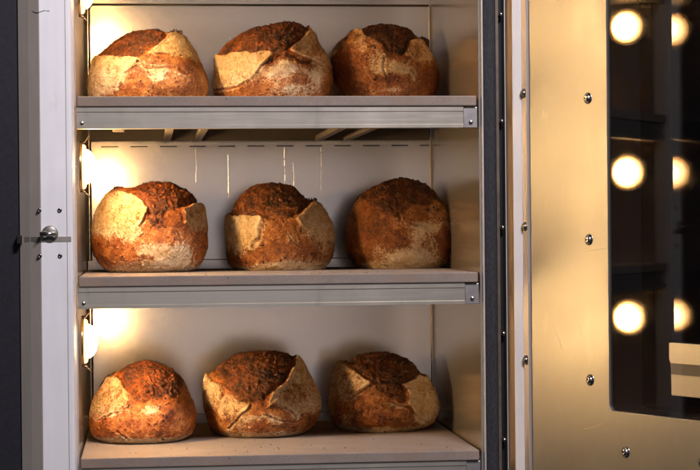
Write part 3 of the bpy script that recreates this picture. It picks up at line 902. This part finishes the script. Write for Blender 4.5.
K = 700 / 135.0
K2 = 604 / 135.0
LOAVES = [
    # ---- top row
    (0, dict(org=(80, 20, K), y=0.36, seed=1, base_flour=0.22, base_tone=0.1,
             L=[(75, 451), (46, 405), (36, 350), (45, 270), (75, 205), (110, 172), (165, 128), (230, 88), (310, 64), (400, 56)],
             R=[(630, 451), (660, 400), (672, 345), (655, 275), (622, 205), (588, 140), (550, 92), (510, 76), (462, 74), (410, 56)],
             bloom=[([(90, 200), (160, 118), (230, 75), (310, 45), (420, 40), (460, 92), (400, 150), (340, 190), (300, 215), (200, 205)], 0.35)],
             flap=[([(20, 240), (85, 198), (190, 208), (300, 215), (290, 250), (220, 300), (190, 380), (100, 410), (20, 400)], 0.72, 0.8),
                   ([(455, 98), (530, 50), (600, 120), (640, 215), (600, 240), (500, 200), (420, 190), (340, 205), (400, 150)], 0.80, 0.9)],
             spot_flour=[(400, 310, 55, 35, 0.5), (230, 330, 30, 40, 0.3)],
             spot_dark=[(540, 250, 70, 35, 0.5), (600, 340, 60, 60, 0.35), (300, 360, 60, 40, 0.4), (500, 380, 80, 30, 0.3)],
             crack=[([(300, 240), (360, 272), (450, 265), (560, 300)], 6, 7), ([(200, 370), (225, 305), (310, 255)], 5, 5)],
             ear=[([(448, 90), (485, 76), (534, 60)], 26, -26, 44), ([(360, 62), (410, 58), (440, 76)], 12, -8)],
             label='pale and orange loaf leftmost on the top shelf, dark torn ridge on its crown')),
    (0, dict(org=(205, 15, K), y=0.41, seed=2, base_flour=0.25, base_tone=0.2,
             L=[(85, 478), (52, 420), (36, 360), (43, 290), (58, 218), (95, 165), (160, 115), (240, 82), (330, 60), (415, 43)],
             R=[(600, 478), (640, 410), (662, 335), (658, 270), (635, 205), (600, 150), (562, 97), (520, 62), (470, 46), (425, 42)],
             bloom=[([(60, 214), (95, 155), (240, 65), (420, 25), (520, 50), (530, 95), (490, 140), (440, 180), (400, 205), (340, 222), (300, 205), (180, 212)], 0.45),
                    ([(290, 262), (400, 210), (530, 258), (520, 280), (400, 246), (300, 290)], 0.25)],
             flap=[([(20, 212), (180, 214), (320, 212), (338, 225), (280, 280), (230, 340), (150, 385), (20, 378)], 0.70, 0.9),
                   ([(528, 70), (600, 130), (690, 240), (670, 290), (560, 262), (480, 232), (418, 205), (440, 180), (490, 140)], 0.62, 0.9)],
             spot_flour=[(370, 300, 100, 45, 0.6), (560, 330, 70, 55, 0.4), (430, 400, 120, 30, 0.3)],
             spot_dark=[(480, 345, 45, 30, 0.5), (560, 190, 40, 60, 0.3), (220, 400, 70, 22, 0.45), (620, 380, 30, 40, 0.4)],
             crack=[([(335, 228), (280, 282), (230, 345), (150, 388), (40, 388)], 5, 6), ([(420, 208), (500, 240), (600, 275)], 4, 4)],
             ear=[([(440, 50), (480, 48), (524, 66)], 8, -10)],
             label='broad loaf mid top shelf, smooth pale flap curving round its left side')),
    (0, dict(org=(320, 15, K), y=0.45, seed=3, base_flour=0.15, base_tone=0.55, rim=0.5,
             L=[(150, 478), (112, 420), (72, 340), (51, 250), (54, 192), (90, 145), (140, 107), (200, 77), (270, 59), (325, 55)],
             R=[(550, 478), (598, 405), (617, 340), (610, 270), (585, 210), (550, 160), (512, 128), (470, 90), (415, 66), (345, 55)],
             bloom=[([(195, 82), (270, 40), (380, 40), (480, 80), (495, 128), (435, 150), (405, 220), (350, 228), (310, 190), (280, 150), (220, 125)], 0.6)],
             flap=[([(438, 152), (520, 132), (600, 200), (600, 262), (520, 265), (430, 245), (405, 222)], 0.50, 0.8),
                   ([(90, 150), (192, 75), (220, 130), (290, 170), (312, 230), (240, 245), (180, 232), (150, 180)], 0.42, 0.8)],
             spot_flour=[(365, 285, 55, 36, 0.9), (265, 290, 45, 50, 0.55), (450, 330, 24, 40, 0.5), (330, 400, 120, 20, 0.35)],
             spot_dark=[(90, 240, 45, 90, 0.7), (540, 330, 60, 60, 0.4), (330, 340, 60, 25, 0.4)],
             crack=[([(300, 225), (295, 290), (310, 340)], 5, 6), ([(400, 300), (440, 300), (480, 360)], 5, 6), ([(345, 130), (350, 215)], 4, 4)],
             ear=[([(498, 128), (530, 122), (566, 132)], 13, -15, 44)],
             label='dark brown loaf right on the top shelf, cream patch in front, spiky black shred')),
    # ---- middle row
    (1, dict(org=(84, 175, K2), y=0.35, seed=4, base_flour=0.24, base_tone=0.05, warm=1.12,
             L=[(110, 437), (70, 402), (42, 345), (31, 275), (40, 195), (60, 140), (84, 102), (112, 76), (160, 60), (215, 62), (275, 46), (338, 38)],
             R=[(475, 437), (523, 402), (551, 335), (555, 255), (542, 180), (516, 138), (480, 96), (430, 61), (385, 43), (345, 38)],
             bloom=[([(200, 78), (270, 25), (345, 15), (450, 45), (500, 90), (525, 138), (440, 150), (375, 165), (335, 245), (290, 220), (282, 170), (255, 118)], 0.2)],
             flap=[([(90, 70), (180, 83), (250, 113), (285, 150), (270, 190), (250, 240), (270, 268), (200, 300), (120, 300), (10, 280), (10, 150)], 0.68, 1.0),
                   ([(440, 155), (515, 138), (580, 190), (560, 260), (480, 245), (440, 205)], 0.66, 0.8)],
             spot_flour=[(400, 350, 95, 38, 0.55), (300, 335, 60, 24, 0.45), (330, 395, 170, 22, 0.45)],
             spot_dark=[(110, 310, 60, 60, 0.28), (530, 345, 28, 45, 0.5), (420, 190, 35, 40, 0.3), (60, 380, 40, 40, 0.3)],
             crack=[([(274, 184), (264, 210), (250, 236)], 5, 7), ([(415, 250), (430, 300), (425, 345)], 4, 5)],
             ear=[([(108, 80), (150, 62), (205, 80)], 17, 20, 30)],
             label='tall golden loaf leftmost on the middle shelf, brown slip behind its pale left flap')),
    (1, dict(org=(215, 175, K2), y=0.43, seed=5, base_flour=0.28, base_tone=0.15,
             L=[(95, 422), (60, 390), (45, 305), (48, 235), (62, 186), (90, 132), (130, 84), (180, 56), (240, 44)],
             R=[(490, 422), (525, 372), (537, 302), (530, 235), (505, 180), (468, 134), (428, 122), (390, 100), (350, 66), (300, 49), (247, 44)],
             bloom=[([(55, 180), (130, 65), (180, 35), (245, 20), (340, 45), (405, 105), (422, 132), (340, 190), (260, 197), (200, 187)], 0.3)],
             flap=[([(20, 182), (200, 188), (206, 212), (180, 285), (150, 315), (20, 330)], 0.80, 1.0),
                   ([(462, 110), (530, 180), (570, 250), (550, 320), (460, 300), (400, 262), (342, 200), (390, 160)], 0.85, 1.0)],
             spot_flour=[(350, 402, 130, 20, 0.5), (110, 340, 50, 30, 0.3), (470, 350, 50, 40, 0.3)],
             spot_dark=[(270, 335, 130, 20, 0.5), (430, 360, 60, 24, 0.35), (110, 385, 50, 24, 0.4)],
             crack=[([(206, 205), (180, 280), (150, 312)], 6, 9), ([(300, 260), (350, 320)], 3, 4)],
             ear=[([(398, 122), (425, 132), (456, 110)], 24, -20, 44)],
             label='middle shelf loaf between two others, brown dome over two plain cream side flaps')),
    (1, dict(org=(335, 170, K2), y=0.46, seed=6, groove=2.5, lump=3.0, base_flour=0.16, base_tone=0.52, warm=1.0,
             L=[(105, 438), (66, 392), (44, 322), (50, 250), (72, 180), (106, 130), (150, 96), (200, 71), (250, 52), (290, 46)],
             R=[(475, 438), (518, 402), (546, 338), (538, 268), (512, 198), (476, 146), (436, 103), (392, 70), (345, 52), (296, 46)],
             bloom=[([(190, 72), (290, 20), (410, 50), (480, 110), (400, 160), (300, 180), (265, 222), (200, 205), (150, 162), (105, 125)], 0.35)],
             flap=[([(385, 185), (425, 150), (490, 155), (540, 220), (545, 285), (450, 252), (390, 232)], 0.36, 0.15)],
             spot_flour=[(310, 395, 115, 40, 1.1), (390, 262, 75, 26, 0.75), (330, 300, 40, 40, 0.45), (160, 350, 30, 50, 0.25), (400, 330, 50, 30, 0.3), (265, 200, 22, 34, 0.3)],
             spot_dark=[(110, 260, 60, 70, 0.35), (480, 330, 60, 60, 0.3), (420, 110, 70, 30, 0.3)],
             crack=[([(250, 130), (262, 175), (255, 225)], 5, 7), ([(320, 340), (355, 385)], 3, 5), ([(300, 240), (380, 260), (420, 350)], 4, 5)],
             ear=[([(96, 124), (118, 112), (150, 98)], 7, 0)],
             label='reddish brown ball-shaped loaf right on the middle shelf with a white floury foot')),
    # ---- bottom row
    (2, dict(org=(80, 355, K2), y=0.31, seed=7, base_flour=0.2, base_tone=0.1, warm=1.15,
             L=[(90, 408), (50, 377), (36, 322), (45, 252), (70, 187), (100, 142), (140, 102), (185, 72), (235, 52), (290, 44)],
             R=[(460, 408), (505, 372), (520, 302), (512, 242), (482, 172), (450, 117), (405, 77), (360, 56), (300, 44)],
             bloom=[([(170, 90), (240, 30), (300, 20), (380, 45), (430, 85), (470, 130), (430, 200), (340, 190), (280, 215), (220, 180)], 0.15)],
             flap=[([(90, 130), (165, 100), (225, 178), (205, 235), (120, 285), (20, 300), (20, 230)], 0.60, 0.8)],
             spot_flour=[(320, 240, 34, 24, 0.5), (270, 396, 200, 15, 0.5), (160, 380, 40, 25, 0.35), (410, 165, 30, 30, 0.25)],
             spot_dark=[(400, 295, 46, 46, 0.75), (140, 330, 70, 40, 0.3), (480, 250, 40, 60, 0.25)],
             crack=[([(215, 185), (270, 212), (300, 250)], 5, 6), ([(170, 340), (215, 385)], 4, 6), ([(80, 300), (150, 260), (230, 250)], 3, 4)],
             ear=[([(78, 176), (118, 118), (172, 84)], 20, 40, 40)],
             label='orange speckled loaf leftmost on the bottom shelf, torn dark flap at its left')),
    (2, dict(org=(195, 345, K2), y=0.38, seed=8, base_flour=0.18, base_tone=0.15,
             L=[(110, 420), (66, 382), (40, 305), (35, 235), (48, 152), (98, 118), (130, 87), (190, 50), (258, 41)],
             R=[(475, 420), (528, 386), (560, 312), (557, 250), (530, 177), (495, 112), (456, 66), (400, 48), (335, 41), (268, 40)],
             bloom=[([(90, 120), (130, 70), (190, 30), (330, 15), (450, 50), (405, 140), (330, 212), (280, 252), (230, 256), (150, 202), (110, 165)], 0.3)],
             flap=[([(30, 140), (55, 143), (122, 185), (112, 232), (132, 214), (235, 262), (192, 310), (150, 365), (90, 330), (20, 270)], 0.60, 0.9),
                   ([(455, 55), (530, 130), (590, 250), (560, 320), (450, 335), (400, 302), (340, 250), (300, 282), (330, 212), (402, 140)], 0.66, 0.9),
                   ([(195, 308), (300, 308), (372, 345), (365, 390), (260, 395), (145, 385)], 0.55, 0.5)],
             spot_flour=[(300, 410, 180, 16, 0.35)],
             spot_dark=[(285, 362, 66, 22, 0.7), (440, 215, 50, 55, 0.35), (80, 350, 40, 60, 0.35), (500, 345, 50, 40, 0.45)],
             crack=[([(122, 190), (112, 235)], 5, 7), ([(235, 265), (190, 315), (145, 370)], 5, 7), ([(350, 250), (410, 290), (440, 320)], 4, 6), ([(300, 310), (380, 345), (450, 340)], 4, 5)],
             ear=[([(410, 60), (440, 62), (456, 74)], 7, -20)],
             label='bottom shelf loaf between two others, craggy red brown crown, wide floured flaps')),
    (2, dict(org=(315, 345, K2), y=0.44, seed=9, base_flour=0.18, base_tone=0.42,
             L=[(110, 392), (76, 352), (60, 285), (70, 195), (88, 125), (112, 90), (155, 86), (190, 60), (245, 42), (296, 42)],
             R=[(475, 392), (538, 357), (558, 292), (541, 222), (507, 167), (466, 130), (430, 87), (380, 60), (308, 42)],
             bloom=[([(150, 92), (190, 45), (300, 20), (410, 50), (475, 118), (435, 147), (367, 176), (385, 250), (300, 235), (232, 165)], 0.42)],
             flap=[([(108, 80), (232, 160), (190, 190), (130, 232), (100, 262), (45, 240), (65, 150)], 0.52, 0.9),
                   ([(365, 177), (440, 142), (510, 160), (570, 220), (580, 300), (530, 352), (480, 362), (440, 320), (385, 262), (392, 210)], 0.68, 0.9)],
             spot_flour=[(450, 330, 45, 26, 0.5), (340, 265, 50, 14, 0.4), (120, 330, 30, 50, 0.35), (300, 380, 200, 12, 0.4)],
             spot_dark=[(250, 320, 90, 40, 0.35), (80, 300, 30, 50, 0.3)],
             crack=[([(232, 168), (190, 195), (135, 235)], 5, 6), ([(300, 240), (390, 275), (470, 355)], 5, 6), ([(270, 195), (320, 215)], 4, 5)],
             ear=[([(128, 96), (155, 90), (180, 78)], 8, 0), ([(430, 106), (450, 112), (466, 132)], 8, -10)],
             label='brown loaf right on the bottom shelf, pointed pale flap left, wide one right')),
]
for row, sp_ in LOAVES:
    make_loaf(sp_, ST[row])

# dark crumbs and flour grains lying about on the stones
cb = MB()
rc = random.Random(5)
for k in range(150):
    zt = ST[rc.choice((1, 2, 2, 2, 0))]
    x, y = rc.uniform(XL + 0.02, XR - 0.03), rc.choice((rc.uniform(0.004, 0.16), rc.uniform(0.004, 0.5)))
    rad = rc.choice((0.0007, 0.0009, 0.0012, 0.0018))
    vs, fs = [], []
    for a in range(6):
        an = a * math.pi / 3 + rc.uniform(-0.3, 0.3)
        q_ = rad * rc.uniform(0.6, 1.3)
        vs.append((x + q_ * math.cos(an), y + q_ * math.sin(an), zt + 0.0001))
    vs.append((x + rad * rc.uniform(-0.3, 0.3), y, zt + rad * rc.uniform(0.7, 1.4)))
    fs = [(a, (a + 1) % 6, 6) for a in range(6)] + [(5, 4, 3, 2, 1, 0)]
    cb.add(vs, fs)
cbo = cb.build('crumbs', M['ear'], None, (0.27, 0.1, ST[2]))
tag(cbo, 'loose dark crumbs scattered over the baking stones around the loaves', 'crumbs', None, 'stuff')

# ------------------------------------------------------------------ light
W = bpy.data.worlds.new('World')
S.world = W
W.use_nodes = True
bg = W.node_tree.nodes['Background']
bg.inputs[0].default_value = (0.82, 0.80, 1.0, 1)
bg.inputs[1].default_value = 0.02


def area(name, loc, target, sx, sy, power, col):
    ld = bpy.data.lights.new(name, 'AREA')
    ld.shape = 'RECTANGLE'
    ld.size, ld.size_y = sx, sy
    ld.energy = power
    ld.color = col
    o = bpy.data.objects.new(name, ld)
    o.location = loc
    o.rotation_euler = (Vector(target) - Vector(loc)).to_track_quat('-Z', 'Y').to_euler()
    COL.objects.link(o)
    return o


# the room's own cool ceiling light in front of the oven
area('room_lamp', (1.0, -2.6, 3.7), (0.1, 0.0, 1.3), 0.8, 0.5, 132, (1.0, 0.93, 0.965))
# unseen soft panel added behind the camera for fill and reflections in the steel
area('fill_panel', (0.28, -5.2, 1.25), (0.28, 0.0, 1.25), 1.75, 2.0, 6.0, (0.97, 0.89, 0.96))

S.view_settings.view_transform = 'Standard'
S.view_settings.look = 'None'
S.view_settings.exposure = 0.16
S.view_settings.gamma = 1.0
S.render.engine = 'CYCLES'
S.cycles.use_denoising = True
S.cycles.max_bounces = 8
S.cycles.glossy_bounces = 5
S.cycles.diffuse_bounces = 4
S.cycles.sample_clamp_indirect = 6.0
S.cycles.blur_glossy = 0.3
for o in bpy.data.objects:
    if '_base' in o:
        del o['_base']
